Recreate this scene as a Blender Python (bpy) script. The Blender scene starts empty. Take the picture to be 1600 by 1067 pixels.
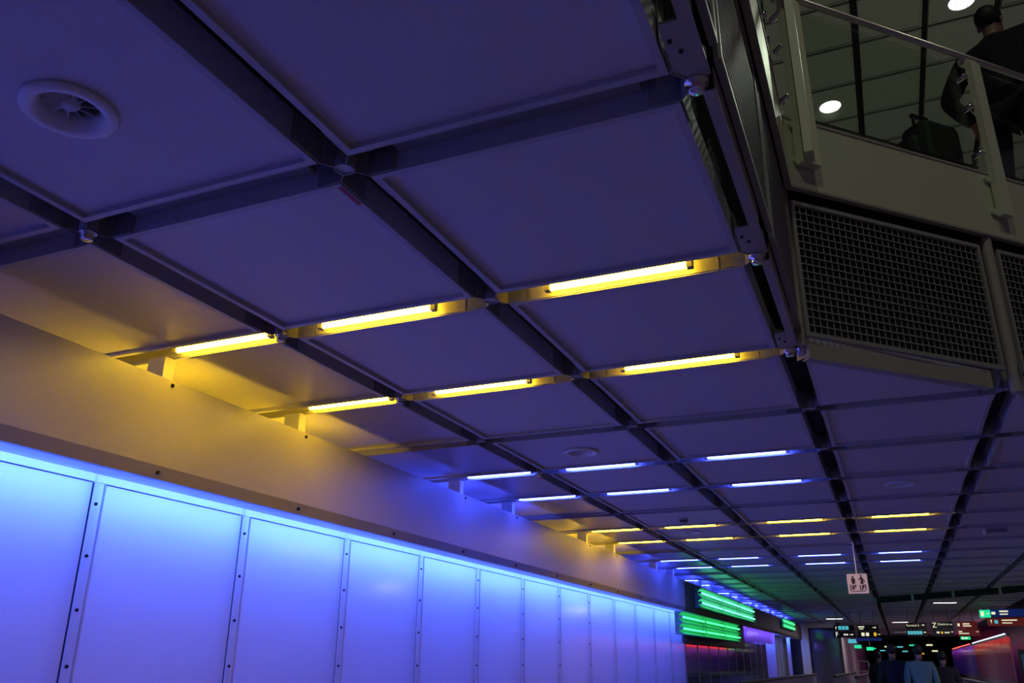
import bpy, bmesh, math, random
from mathutils import Vector, Matrix
random.seed(7)
sc = bpy.context.scene
col = sc.collection
PI = math.pi
S = 1.2                 # ceiling module
H = 2.949               # underside of the ceiling panels
WX = -2.362             # face of the luminous wall
BX = -1.92              # face of the bulkhead
LINES = [-1.183, 0.0, 1.19, 2.32, 3.46, 4.60]   # long gaps of the ceiling grid
GX, GY = 0.062, 0.07    # half widths of the long and cross gaps
ORD = ['first','second','third','fourth','fifth','sixth','seventh','eighth','ninth','tenth','eleventh','twelfth','thirteenth',
       'fourteenth','fifteenth','sixteenth','seventeenth','eighteenth','nineteenth','twentieth','twenty-first','twenty-second',
       'twenty-third','twenty-fourth','twenty-fifth','twenty-sixth','twenty-seventh','twenty-eighth','twenty-ninth','thirtieth',
       'thirty-first','thirty-second','thirty-third','thirty-fourth','thirty-fifth','thirty-sixth','thirty-seventh','thirty-eighth',
       'thirty-ninth','fortieth','forty-first','forty-second','forty-third','forty-fourth','forty-fifth','forty-sixth']

# ------------------------------------------------------------------ materials
def mat(name, base, rough=.5, metal=0., emis=None, strength=0., spec=.5, coat=0.):
    m = bpy.data.materials.new(name); m.use_nodes = True
    b = m.node_tree.nodes['Principled BSDF']
    b.inputs['Base Color'].default_value = (*base, 1)
    b.inputs['Roughness'].default_value = rough
    b.inputs['Metallic'].default_value = metal
    b.inputs['Specular IOR Level'].default_value = spec
    b.inputs['Coat Weight'].default_value = coat
    if emis:
        b.inputs['Emission Color'].default_value = (*emis, 1)
        b.inputs['Emission Strength'].default_value = strength
    return m
def noise_rough(m, scale, lo, hi, stretch=(1,1,1)):
    nt = m.node_tree; b = nt.nodes['Principled BSDF']
    tc = nt.nodes.new('ShaderNodeTexCoord'); mp = nt.nodes.new('ShaderNodeMapping'); mp.inputs['Scale'].default_value = stretch
    n = nt.nodes.new('ShaderNodeTexNoise'); n.inputs['Scale'].default_value = scale
    r = nt.nodes.new('ShaderNodeMapRange'); r.inputs['To Min'].default_value = lo; r.inputs['To Max'].default_value = hi
    nt.links.new(tc.outputs['Object'], mp.inputs['Vector']); nt.links.new(mp.outputs['Vector'], n.inputs['Vector'])
    nt.links.new(n.outputs['Fac'], r.inputs['Value']); nt.links.new(r.outputs['Result'], b.inputs['Roughness'])
    return m
def perforate(m, base, dark, pitch):
    nt = m.node_tree; b = nt.nodes['Principled BSDF']
    tc = nt.nodes.new('ShaderNodeTexCoord'); sep = nt.nodes.new('ShaderNodeSeparateXYZ')
    nt.links.new(tc.outputs['Object'], sep.inputs[0])
    def sn(o):
        a = nt.nodes.new('ShaderNodeMath'); a.operation = 'MULTIPLY'; a.inputs[1].default_value = 2*PI/pitch
        s = nt.nodes.new('ShaderNodeMath'); s.operation = 'SINE'
        nt.links.new(o, a.inputs[0]); nt.links.new(a.outputs[0], s.inputs[0]); return s.outputs[0]
    p = nt.nodes.new('ShaderNodeMath'); p.operation = 'MULTIPLY'
    nt.links.new(sn(sep.outputs['X']), p.inputs[0]); nt.links.new(sn(sep.outputs['Y']), p.inputs[1])
    g = nt.nodes.new('ShaderNodeMath'); g.operation = 'GREATER_THAN'; g.inputs[1].default_value = .35
    nt.links.new(p.outputs[0], g.inputs[0])
    mx = nt.nodes.new('ShaderNodeMix'); mx.data_type = 'RGBA'
    mx.inputs[6].default_value = (*base,1); mx.inputs[7].default_value = (*dark,1)
    nt.links.new(g.outputs[0], mx.inputs[0]); nt.links.new(mx.outputs[2], b.inputs['Base Color'])
    return m
def opal(name, tint, gloss=.05, rough=.12, trans=1.0):
    m = bpy.data.materials.new(name); m.use_nodes = True; nt = m.node_tree
    nt.nodes.remove(nt.nodes['Principled BSDF'])
    out = nt.nodes['Material Output']
    t = nt.nodes.new('ShaderNodeBsdfTranslucent'); t.inputs['Color'].default_value = (*[c*trans for c in tint],1)
    d = nt.nodes.new('ShaderNodeBsdfDiffuse'); d.inputs['Color'].default_value = (*tint,1)
    g = nt.nodes.new('ShaderNodeBsdfGlossy'); g.inputs['Roughness'].default_value = rough
    m1 = nt.nodes.new('ShaderNodeMixShader'); m1.inputs[0].default_value = .35
    m2 = nt.nodes.new('ShaderNodeMixShader')
    f = nt.nodes.new('ShaderNodeFresnel'); f.inputs['IOR'].default_value = 1.35
    nt.links.new(t.outputs[0], m1.inputs[1]); nt.links.new(d.outputs[0], m1.inputs[2])
    nt.links.new(f.outputs[0], m2.inputs[0]); nt.links.new(m1.outputs[0], m2.inputs[1]); nt.links.new(g.outputs[0], m2.inputs[2])
    nt.links.new(m2.outputs[0], out.inputs['Surface'])
    return m
def clear_glass(name, tint, fr=1.45, rough=.02):
    m = bpy.data.materials.new(name); m.use_nodes = True; nt = m.node_tree
    nt.nodes.remove(nt.nodes['Principled BSDF']); out = nt.nodes['Material Output']
    t = nt.nodes.new('ShaderNodeBsdfTransparent'); t.inputs['Color'].default_value = (*tint,1)
    g = nt.nodes.new('ShaderNodeBsdfGlossy'); g.inputs['Roughness'].default_value = rough
    x = nt.nodes.new('ShaderNodeMixShader'); x.inputs[0].default_value = .06
    nt.links.new(t.outputs[0], x.inputs[1]); nt.links.new(g.outputs[0], x.inputs[2])
    nt.links.new(x.outputs[0], out.inputs['Surface']); return m

M = {}
M['frame'] = mat('panel_frame_paint', (.55,.54,.56), .45)
M['perf'] = perforate(mat('perforated_sheet', (.5,.5,.5), .55, spec=.3), (.80,.77,.81), (.40,.38,.40), .0075)
M['satin'] = noise_rough(mat('satin_metal_sheet', (.60,.57,.62), .3, metal=.2), 6, .26, .34, (1,.2,1))
M['plain'] = mat('painted_sheet', (.66,.65,.66), .45, spec=.3)
M['channel'] = mat('anodised_channel', (.30,.30,.31), .5)
M['dark'] = mat('dark_void_paint', (.012,.012,.013), .8)
M['tray'] = mat('reflector_tray', (.40,.38,.36), .4)
M['zig'] = mat('reflector_green_tint', (.12,.40,.26), .4)  # whitish reflector, green light of its tubes put into the colour
M['white'] = mat('glossy_white_paint', (.88,.88,.90), .35)
M['holder'] = mat('lamp_holder_plastic', (.35,.33,.30), .5)
M['chrome'] = mat('polished_steel', (.7,.7,.7), .08, metal=1)
M['bulk'] = mat('bulkhead_panel', (.47,.44,.44), .38, spec=.5)
M['bulk_low'] = mat('bulkhead_low_strip', (.40,.375,.37), .4)
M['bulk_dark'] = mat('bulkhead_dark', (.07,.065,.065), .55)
M['soffit'] = mat('soffit_sheet', (.68,.68,.70), .35)
M['screw'] = mat('dark_screw', (.02,.02,.03), .4, metal=.6)
M['opal'] = opal('opal_glass', (.80,.80,.82))
M['opal_strip'] = opal('opal_glass_strip', (.86,.86,.86))
M['mullion'] = opal('opal_mullion', (.86,.86,.86), rough=.2)
M['gap'] = mat('shadow_gap_rubber', (.03,.03,.09), .6)
M['lightbox'] = mat('lightbox_white', (.35,.35,.35), .6)
M['glassdark'] = mat('dark_glass', (.13,.13,.16), .08, spec=.8)
M['mull_metal'] = mat('satin_mullion_metal', (.45,.45,.47), .3, metal=.7)
M['fascia'] = noise_rough(mat('gallery_fascia_paint', (.58,.62,.43), .5), 3, .4, .55)
M['post'] = mat('gallery_post_paint', (.68,.72,.50), .45)
M['edge'] = mat('edge_beam_paint', (.40,.38,.31), .5)
M['mesh'] = mat('wire_mesh_paint', (.34,.34,.31), .5)
M['rail'] = mat('handrail_steel', (.62,.60,.54), .28, metal=.9)
M['glass'] = clear_glass('railing_glass', (.90,.96,.92))
M['upceil'] = mat('upper_ceiling_panel_paint', (.46,.50,.39), .6)
M['floor'] = noise_rough(mat('stone_floor', (.155,.135,.14), .25), 4, .2, .35)
M['lamp'] = mat('downlight_lens', (.9,.9,.85), .4, emis=(1,1,.9), strength=7)
M['black'] = mat('black_plastic', (.012,.012,.013), .5)
M['suit'] = mat('suitcase_shell', (.03,.032,.03), .6)
M['cloth_dark'] = mat('dark_jacket_cloth', (.012,.012,.014), .85)
M['cloth_teal'] = mat('pale_teal_cloth', (.085,.18,.16), .85)
M['cloth_trouser'] = mat('trouser_cloth', (.02,.02,.028), .85)
M['cloth_red'] = mat('dark_red_cloth', (.12,.015,.02), .8)
M['skin'] = mat('skin', (.30,.17,.12), .55)
M['hair'] = mat('dark_hair', (.012,.010,.009), .6)
M['sign_white'] = mat('sign_face_lilac_tint', (.50,.44,.66), .5, emis=(.55,.42,.72), strength=.22)  # white sign; lilac ambient light put into its colour and a faint glow
M['sign_ink'] = mat('sign_ink', (.03,.012,.07), .5)
M['sign_black'] = mat('sign_case', (.008,.008,.012), .4)
M['sign_lit'] = mat('sign_letters_lit', (.8,.8,.6), .5, emis=(1,.95,.62), strength=.8)
M['sign_cyan'] = mat('sign_cyan_lit', (.1,.6,.7), .5, emis=(.1,.55,.62), strength=.75)
M['sign_yellow'] = mat('sign_yellow_lit', (.8,.5,.0), .5, emis=(1,.55,.03), strength=.8)
M['sign_green'] = mat('sign_green_lit', (.0,.6,.3), .5, emis=(.02,.75,.32), strength=.9)
M['sign_blue'] = mat('sign_blue_face', (.012,.025,.16), .5, emis=(.01,.03,.22), strength=.35)
M['sign_red'] = mat('sign_red_face', (.16,.02,.02), .5, emis=(.2,.02,.02), strength=.3)
M['portal'] = mat('portal_white_paint', (.55,.54,.46), .5)
M['rib'] = mat('ribbed_wall_panel', (.5,.45,.5), .5)
M['balu'] = mat('balustrade_panel', (.30,.26,.34), .3)
M['rubber'] = mat('handrail_rubber', (.02,.02,.022), .5)
M['orange'] = mat('poster_paper', (.05,.25,.45), .5)
Y_EM = (1., .60, .018); B_EM = (.042, .072, 1.); C_EM = (.055, .14, 1.)
def tube_mat(name, c, s): return mat(name, (.8,.8,.8), .4, emis=c, strength=s)
M['t_y'] = tube_mat('yellow_tube_glow', Y_EM, 52)
M['t_b'] = tube_mat('blue_tube_glow', B_EM, 95)
M['t_gu'] = tube_mat('sea_green_tube_glow', (.13,1.,.50), 2.6)
M['t_gl'] = tube_mat('green_tube_glow', (.05,1.,.25), 2.2)
M['t_w'] = tube_mat('pale_blue_tube_glow', (.5,.7,1.), 3)
M['t_r'] = tube_mat('red_tube_glow', (1.,.03,.03), 8)
M['violet'] = opal('violet_panel', (.55,.45,.75))
M['opal_red'] = opal('opal_glass_far', (.8,.8,.8))
M['redface'] = M['opal_red']

# ------------------------------------------------------------------ mesh helpers
class MB:
    def __init__(s): s.v=[]; s.f=[]
    def box(s, x0,y0,z0,x1,y1,z1):
        b=len(s.v)
        s.v += [(x0,y0,z0),(x1,y0,z0),(x1,y1,z0),(x0,y1,z0),(x0,y0,z1),(x1,y0,z1),(x1,y1,z1),(x0,y1,z1)]
        s.f += [tuple(b+i for i in q) for q in ((0,3,2,1),(4,5,6,7),(0,1,5,4),(1,2,6,5),(2,3,7,6),(3,0,4,7))]
        return s
    def obox(s, o, u, v, w, a, b, c):
        """box with one corner o, edges a*u, b*v, c*w"""
        o=Vector(o); u=Vector(u)*a; v=Vector(v)*b; w=Vector(w)*c; n=len(s.v)
        for p in (o,o+u,o+u+v,o+v,o+w,o+u+w,o+u+v+w,o+v+w): s.v.append(tuple(p))
        s.f += [tuple(n+i for i in q) for q in ((0,3,2,1),(4,5,6,7),(0,1,5,4),(1,2,6,5),(2,3,7,6),(3,0,4,7))]
        return s
    def prism(s, poly, z0, z1):
        n=len(poly); b=len(s.v)
        s.v += [(x,y,z0) for x,y in poly]+[(x,y,z1) for x,y in poly]
        s.f.append(tuple(b+i for i in reversed(range(n)))); s.f.append(tuple(b+n+i for i in range(n)))
        for i in range(n):
            j=(i+1)%n; s.f.append((b+i,b+j,b+n+j,b+n+i))
        return s
    def extr(s, prof, a, b_, cap=True):
        """profile points (x,z) closed, extruded along y from a to b"""
        n=len(prof); b=len(s.v)
        s.v += [(x,a,z) for x,z in prof]+[(x,b_,z) for x,z in prof]
        if cap:
            s.f.append(tuple(b+i for i in range(n))); s.f.append(tuple(b+n+i for i in reversed(range(n))))
        for i in range(n):
            j=(i+1)%n; s.f.append((b+i,b+n+i,b+n+j,b+j))
        return s
    def tube(s, p, q, r, n=12, r2=None, cap=True):
        p=Vector(p); q=Vector(q); d=(q-p).normalized(); r2 = r if r2 is None else r2
        a=d.orthogonal().normalized(); c=d.cross(a); b=len(s.v)
        for pt,rr in ((p,r),(q,r2)):
            for i in range(n):
                t=2*PI*i/n; s.v.append(tuple(pt+(a*math.cos(t)+c*math.sin(t))*rr))
        for i in range(n):
            j=(i+1)%n; s.f.append((b+i,b+j,b+n+j,b+n+i))
        if cap:
            s.f.append(tuple(b+i for i in reversed(range(n)))); s.f.append(tuple(b+n+i for i in range(n)))
        return s
    def lathe(s, prof, o=(0,0,0), n=32, closed=False):
        """(r,z) points turned about the vertical through o"""
        b=len(s.v); k=len(prof)
        for r,z in prof:
            for i in range(n):
                t=2*PI*i/n; s.v.append((o[0]+r*math.cos(t), o[1]+r*math.sin(t), o[2]+z))
        for a in range(k if closed else k-1):
            a2=(a+1)%k
            for i in range(n):
                j=(i+1)%n; s.f.append((b+a*n+i,b+a*n+j,b+a2*n+j,b+a2*n+i))
        return s
    def fan(s, o, r, z, n=32, flip=False):
        b=len(s.v)
        s.v += [(o[0]+r*math.cos(2*PI*i/n), o[1]+r*math.sin(2*PI*i/n), z) for i in range(n)]
        s.f.append(tuple(b+i for i in (range(n) if flip else reversed(range(n))))); return s
    def ball(s, c, r, n=12, m=8, sq=(1,1,1)):
        b=len(s.v)
        for a in range(m+1):
            t=PI*a/m
            for i in range(n):
                p=2*PI*i/n
                s.v.append((c[0]+r*sq[0]*math.sin(t)*math.cos(p), c[1]+r*sq[1]*math.sin(t)*math.sin(p), c[2]+r*sq[2]*math.cos(t)))
        for a in range(m):
            for i in range(n):
                j=(i+1)%n; s.f.append((b+a*n+i,b+(a+1)*n+i,b+(a+1)*n+j,b+a*n+j))
        return s
    def mesh(s, name, m, smooth=False, bevel=0):
        me=bpy.data.meshes.new(name); me.from_pydata(s.v,[],s.f); me.materials.append(m); me.update()
        bm=bmesh.new(); bm.from_mesh(me)
        bmesh.ops.remove_doubles(bm, verts=bm.verts, dist=1e-6)
        bmesh.ops.recalc_face_normals(bm, faces=bm.faces)
        bm.to_mesh(me); bm.free()
        if smooth:
            for p in me.polygons: p.use_smooth=True
        return me
    def build(s, name, m, parent=None, smooth=False, bevel=0):
        return link(name, s.mesh(name,m,smooth), parent, bevel)
def link(name, me, parent=None, bevel=0):
    o=bpy.data.objects.new(name, me); col.objects.link(o)
    if parent: o.parent=parent
    if bevel:
        b=o.modifiers.new('bevel','BEVEL'); b.width=bevel; b.segments=2; b.limit_method='ANGLE'
    return o
def tag(o, label, cat, group=None):
    o['label']=label; o['category']=cat; o['kind']='thing'
    if group: o['group']=group
    return o
def thing(name, label, cat, loc=(0,0,0), rz=0, group=None):
    o=bpy.data.objects.new(name,None); col.objects.link(o); o.empty_display_size=.1
    o.location=loc; o.rotation_euler=(0,0,rz)
    return tag(o,label,cat,group)
def structure(o): o['kind']='structure'; return o
def copy_tree(o, parent=None):
    c=o.copy(); col.objects.link(c)
    if parent: c.parent=parent
    for ch in list(o.children): copy_tree(ch,c)
    return c

# ------------------------------------------------------------------ the setting
fl=MB(); fl.box(-4,-6,-.2,9,110,0); structure(fl.build('floor',M['floor']))
# solid dark plenum over the ceiling, following the edge of the open void
dg=lambda t,off: (1.19+.7071*(t+off), 2.4+.7071*(t-off))     # a point along the slanted void edge, off metres into the void
pl=MB(); pl.prism([(-2.7,-4.5),(1.10,-4.5),(1.10,2.43),dg(8,-.12),(6.8,110),(-2.7,110)],H+.17,4.2)
structure(pl.build('ceiling',M['dark']))
# back of the light box and wall behind the bulkhead
wl=MB(); wl.box(-2.85,-4.5,0,-2.70,35.2,H+.17); structure(wl.build('wall_left',M['lightbox']))
# bulkhead: upright board, low strip leaning back, both one profile; then the dark stretch
def bulkhead(name, y0, y1, m_up, m_low, yc):
    b=MB(); b.extr([(BX,2.345),(BX,2.812),(BX-.03,2.812),(BX-.03,2.345)],y0,y1); o=structure(b.build(name,m_up))
    l=MB(); l.extr([(BX,2.345),(BX-.018,2.278),(BX-.05,2.278),(BX-.03,2.345)],y0,y1); l.build('low_strip',m_low,o)
    return o
bk=bulkhead('trim_1',-3.5,13.9,M['bulk'],M['bulk_low'],0)
sb=MB()
for k in range(-3,11):
    y=1.245+1.2*k
    if (k+1)%3: MB().tube((BX-.005,y,2.785),(BX+.008,y,2.785),.011,8).build('bolt',M['screw'],bk)
    MB().tube((BX-.02,y,2.31),(BX+.003,y,2.31),.011,8).build('bolt',M['screw'],bk)
bd=bulkhead('trim_2',13.9,35.2,M['bulk_dark'],M['bulk_dark'],0)
# soffit between bulkhead and luminous wall, in sheets
so=MB()
for k in range(-4,28):
    y=1.24+1.2*k
    so.extr([(BX-.03,2.283),(BX-.03,2.30),(WX-.02,2.352),(-2.70,2.352),(-2.70,2.345),(WX-.04,2.345),(WX-.02,2.338)],y+.003,y+1.197)
structure(so.build('trim_3',M['soffit']))

# ------------------------------------------------------------------ luminous wall bays
def screws(o, xs, zs, y):
    for z in zs: MB().tube((xs-.005,y,z),(xs+.006,y,z),.009,8).build('screw',M['screw'],o)
ZT=2.286
def wall_bay(k, lit=True, dark=False):
    y=1.24+1.2*k
    n=ORD[k+3]
    if lit: lab=f'backlit blue opal glass wall panel, {n} bay counted from the near end'
    else: lab=f'dark reflective glass wall panel, {n} bay counted from the near end'
    o=thing('glass_wall_bay',lab,'wall panel',(WX,y,0),group='glass bays along the left wall')
    p=MB()
    p.box(-.012,.075,.05,0,1.188,ZT)
    p.f=[f for i,f in enumerate(p.f) if i!=5]          # a shallow diffuser tray, open to the lamps at its back
    p.build('pane',M['opal'] if lit else M['glassdark'],o)
    h=MB(); h.box(-.012,.0005,ZT+.006,.008,1.1995,ZT+.052); h.f=[f for i,f in enumerate(h.f) if i!=5]
    if lit or k<30: h.build('head_strip',M['opal_strip'] if lit else M['mull_metal'],o)
    m=MB(); m.box(-.008,.006,.05,.004,.0745,ZT+.004); m.f=[f for i,f in enumerate(m.f) if i!=5]
    mo=m.build('mullion',M['mullion'] if lit else M['mull_metal'],o)
    r=MB(); r.box(.004,.060,.05,.010,.072,ZT); r.f=[f for i,f in enumerate(r.f) if i!=5]; r.build('rib',M['mullion'],mo)
    g=MB(); g.box(-.05,-.011,.05,-.006,.005,ZT+.004); g.build('shadow_gap',M['gap'],o)
    g=MB(); g.box(-.012,.075,ZT,-.004,1.188,ZT+.006); g.build('shadow_gap',M['gap'],o)
    if k<8: screws(mo,.006,[ZT-.11-.272*i for i in range(5)],.026)
    b=MB(); b.box(-.05,.001,0,.02,1.187,.05); b.build('plinth',M['mull_metal'],o)
    return o
LIT_FAR=(22,23,27)
for k in range(-3,28):
    wall_bay(k, lit=(k<12 or k in LIT_FAR))

def area(name, loc, sx, sy, power, color, rot=(0,0,0), spread=PI):
    l=bpy.data.lights.new(name,'AREA'); l.shape='RECTANGLE'; l.size=sx; l.size_y=sy; l.energy=power; l.color=color; l.spread=spread
    o=bpy.data.objects.new(name,l); col.objects.link(o); o.location=loc; o.rotation_euler=rot; return o
# blue lamps in the light box: one run behind the head strip, and a dimmer wash lower down
def box_lamp(y, p=1.0):
    area('wall_lamp',(WX-.25,y,2.28),1.17,.05,p*17.0,C_EM,rot=(PI/2,0,-PI/2))
    area('wall_wash',(WX-.30,y,1.55),1.17,1.5,p*3.0,(.15,.11,1.),rot=(PI/2,0,-PI/2))
for k in range(-3,12): box_lamp(1.24+1.2*k+.6)
for k in LIT_FAR: box_lamp(1.24+1.2*k+.6,1.6)

# ------------------------------------------------------------------ ceiling panels
colx=[(-2.66,LINES[0]-GX)]+[(LINES[i]+GX,LINES[i+1]-GX) for i in range(5)]
LIP, REC, HT = .026, .020, .115
def frame_mesh(w,l,m):
    b=MB()
    # outer skirt and lip: ring profile with a recessed field
    ring=[((0,0),(w,l)),((LIP,LIP),(w-LIP,l-LIP))]
    def rect(a,c,z): return [(a[0],a[1],z),(c[0],a[1],z),(c[0],c[1],z),(a[0],c[1],z)]
    loops=[rect(*ring[0],HT),rect(*ring[0],.0),rect(*ring[1],.0),rect(*ring[1],REC)]
    for lp in loops: b.v+=lp
    for a in range(3):
        for i in range(4):
            j=(i+1)%4; b.f.append((a*4+i,a*4+j,a*4+4+j,a*4+4+i))
    b.f.append((0,1,2,3))
    return b.mesh('frame',m)
def field_mesh(w,l,m,hole=None):
    b=MB(); b.box(LIP,LIP,REC,w-LIP,l-LIP,REC+.004); return b.mesh('field',m)
def holed_field(w,l,m,cx,cy,r):
    a0=[math.atan2(y-cy,x-cx) for x in (LIP,w-LIP) for y in (LIP,l-LIP)]
    ang=sorted([2*PI*i/40-PI+.01 for i in range(40)]+a0)
    b=MB(); n=len(ang)
    def edge(t):
        c,s_=math.cos(t),math.sin(t)
        k=min(((w-LIP-cx)/c if c>1e-9 else 9),((LIP-cx)/c if c<-1e-9 else 9),((l-LIP-cy)/s_ if s_>1e-9 else 9),((LIP-cy)/s_ if s_<-1e-9 else 9))
        return cx+k*c,cy+k*s_
    for z in (REC,REC+.004):
        b.v+=[(cx+r*math.cos(t),cy+r*math.sin(t),z) for t in ang]; b.v+=[(*edge(t),z) for t in ang]
    for i in range(n):
        j=(i+1)%n
        b.f+=[(i,j,n+j,n+i),(2*n+i,3*n+i,3*n+j,2*n+j),(i,2*n+i,2*n+j,j)]
    return b.mesh('field',m)
L=S-2*GY
pm=[]
for i,(a,c) in enumerate(colx):
    pm.append((frame_mesh(c-a,L,M['frame']), field_mesh(c-a,L,M['satin'] if i==0 else M['perf'])))
COLN=['column running over the bulkhead','second column from the bulkhead','third column from the bulkhead','fourth column from the bulkhead','fifth column from the bulkhead','sixth column from the bulkhead']
ROW0=-2
def row_phrase(k): return f'{ORD[k-ROW0]} row from near end'
panel={}
VENTS={(1,-1):(-.60,-.59),(1,3):(-.603,4.243),(3,5):(1.735,6.52),(1,7):(-.72,8.94)}
NFAR=30
for k in range(ROW0,44):
    for i,(a,c) in enumerate(colx):
        if i>=3 and k<2: continue
        if i>=4 and k<3: continue
        if i>=5 and k<4: continue
        y=S*k+GY
        if (i==3 and k==2) or (i==4 and k==3) or (i==5 and k==4):   # cut on the slant by the void edge
            w=c-a
            o=thing('ceiling_tile',f'three-cornered perforated ceiling panel at the slanted void edge, {COLN[i]}','ceiling panel',(a,y,H),group='ceiling panels')
            b=MB(); b.prism([(0,.03),(w-.02,L),(0,L)],0,HT); b.build('frame',M['frame'],o)
            b=MB(); b.prism([(LIP,.12),(w-.14,L-LIP),(LIP,L-LIP)],-.003,.01); b.build('field',M['perf'],o)
            continue
        if k>=NFAR:
            o=link('ceiling_tile',pm[i][0]); o.location=(a,y,H)
            tag(o,f'thin far-off grey ceiling panel beyond the hanging signs, {COLN[i]}','ceiling panel',f'far ceiling panels, {COLN[i]}')
            continue
        kind='glossy plain' if i==0 else 'perforated'
        hold=' with air vent,' if (i,k) in VENTS else ','
        o=thing('ceiling_tile',f'{kind} ceiling panel{hold} {COLN[i]}, {row_phrase(k)}','ceiling panel',(a,y,H),group='ceiling panels')
        link('frame',pm[i][0],o)
        if (i,k) in VENTS: link('field',holed_field(c-a,L,M['perf'],VENTS[(i,k)][0]-a,VENTS[(i,k)][1]-y,.1275),o)
        else: link('field',pm[i][1],o)
        panel[(i,k)]=o
# red sticker on one panel edge
st=MB(); st.box(-.086,.085,H-.0012,-.066,.215,H-.0002)
tag(st.build('ceiling_sticker',mat('red_sticker',(.45,.03,.06),.5)),'small dark red sticker on a ceiling panel corner by a connector','sticker')

# ------------------------------------------------------------------ cross-gap cover strips and fluorescent lamps
def lit_colour(k):
    if k%3==0: return None
    return 'y' if (k//3)%2==0 else 'b'
def lamp(x0,x1,k,c,label,holders=True,full=None):
    y=S*k
    o=thing('ceiling_light',label,'light',((x0+x1)/2,y,H+.018),group={'y':'yellow ceiling tubes','b':'blue ceiling tubes'}[c])
    h=(x1-x0)/2
    b=MB(); b.tube((-h,0,0),(h,0,0),.0155,16); b.build('tube',M['t_'+c],o,smooth=False)
    for s in (-1,1):
        q=MB(); q.box(*sorted((s*h,s*(h+.028)))[:1],-.017,-.018,sorted((s*h,s*(h+.028)))[1],.017,.07); q.build('lamp_holder',M['holder'],o,bevel=.004)
    f0,f1=full
    xm=(x0+x1)/2
    t=MB()                                                # reflector tray: top and both cheeks
    t.box(f0-xm,-GY+.004,.072,f1-xm,GY-.004,.076)
    t.box(f0-xm,GY-.008,-.014,f1-xm,GY-.004,.072)
    t.box(f0-xm,-GY+.004,.004,f1-xm,-GY+.008,.072)
    t.build('reflector_tray',M['tray'],o)
    return o
names={'y':'yellow','b':'pale blue'}
litrow=0
for k in range(-2,27):
    c=lit_colour(k)
    if not c: continue
    if k>12: c='b'
    if k>0: litrow+=1
    n=ORD[litrow-1] if k>0 else ['second','first'][k+2]+' row before the nearest yellow tubes,'
    spots=[(0,-1.87,-1.262,(-2.62,LINES[0]-.165))] if k<13 else [(0,-2.56,-2.0,(-2.62,LINES[0]-.165))]
    if k<12:
        spots+=[(1,-.925,-.315,(LINES[0]+.165,-.165)),(2,.292,.902,(.165,LINES[2]-.165))]
        if k>=7: spots.append((3,1.44,2.02,(LINES[2]+.165,LINES[3]-.165)))
    for i,x0,x1,full in spots:
        lamp(x0,x1,k,c,f'{names[c]} fluorescent tube, {n} lit row from near end, {COLN[i]}' if k>0 else f'{names[c]} fluorescent tube, {n} {COLN[i]}',full=full)
        # hanger plate carrying the bulkhead
    area('cavity_fill',(BX-.21,S*k+.22,2.50),.14,.22,{'y':5.0,'b':7.0 if k<13 else 16.}[c],{'y':Y_EM,'b':B_EM}[c],rot=(PI,0,0))  # unseen extra lamp, added to brighten the ceiling tiles beside the bulkhead
    hb=MB(); hb.box(BX-.155,S*k+.0,2.70,BX-.033,S*k+.075,H-.004)
    tag(hb.build('hanger_plate',M['plain'],bevel=.003),f'upright metal hanger plate between bulkhead and ceiling, {n} lit row' if k>0 else f'upright metal hanger plate, {n} bulkhead top','bracket','bulkhead hangers')
cv=0
for k in range(ROW0+1,30):
    c=lit_colour(k)
    for i,(a,b_) in enumerate(colx):
        if i>=3 and k<3 or i>=4 and k<4 or i>=5 and k<5: continue
        has = c and (i==0 and k<27 or i in(1,2) and k<12 or i==3 and 7<=k<12)
        if has: continue
        q=MB(); q.box(a+.11,S*k-GY,H+.07,b_-.11,S*k+GY,H+.08)
        for w_ in (a+.2,b_-.23): q.box(w_,S*k-.02,H+.08,w_+.03,S*k+.02,H+.171)
        tag(q.build('ceiling_strip',M['channel']),f'grey strip in a cross gap, {COLN[i]}, {ORD[k-ROW0]} joint','strip','cross gap strips')

# ------------------------------------------------------------------ grid connectors
def connector_parts():
    parts=[]
    r=MB(); r.lathe([(.036,0),(.036,.11),(.029,.11),(.029,0)],n=24,closed=True); parts.append(('ring',r.mesh('ring',M['channel'],True)))
    r=MB(); r.fan((0,0),.029,.006,24); r.fan((0,0),.029,.012,24,True); parts.append(('plug',r.mesh('plug',M['plain'])))
    for sx in (-1,1):
        for sy in (-1,1):
            d=Vector((sx*(GX-.008),sy*(GY-.008),0)); e=d.normalized()
            f=MB(); f.obox(e*.034-e.cross(Vector((0,0,1)))*.002,e,e.cross(Vector((0,0,1))),(0,0,1),d.length-.034,.004,.11)
            parts.append(('fin',f.mesh('fin',M['channel'])))
            a=MB(); X0,Y0=d.x,d.y
            a.box(min(X0,X0+sx*.004),min(Y0,Y0+sy*.15),.002,max(X0,X0+sx*.004),max(Y0,Y0+sy*.15),.11)
            a.box(min(X0,X0+sx*.10),min(Y0,Y0+sy*.004),.002,max(X0,X0+sx*.10),max(Y0,Y0+sy*.004),.11)
            parts.append(('corner_plate',a.mesh('corner_plate',M['channel'])))
    return parts
cparts=connector_parts()
cap=MB(); cap.lathe([(.0,-.030),(.022,-.030),(.024,-.026),(.024,-.008),(.034,-.006),(.036,0),(.036,.004)],n=24); capm=cap.mesh('end_cap',M['chrome'],True)
LN=['first','second','third','fourth','fifth','sixth']
CAPS={(0,0),(0,1),(0,2),(2,-1),(2,0),(2,1),(2,2),(0,4),(0,5)}
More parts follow.
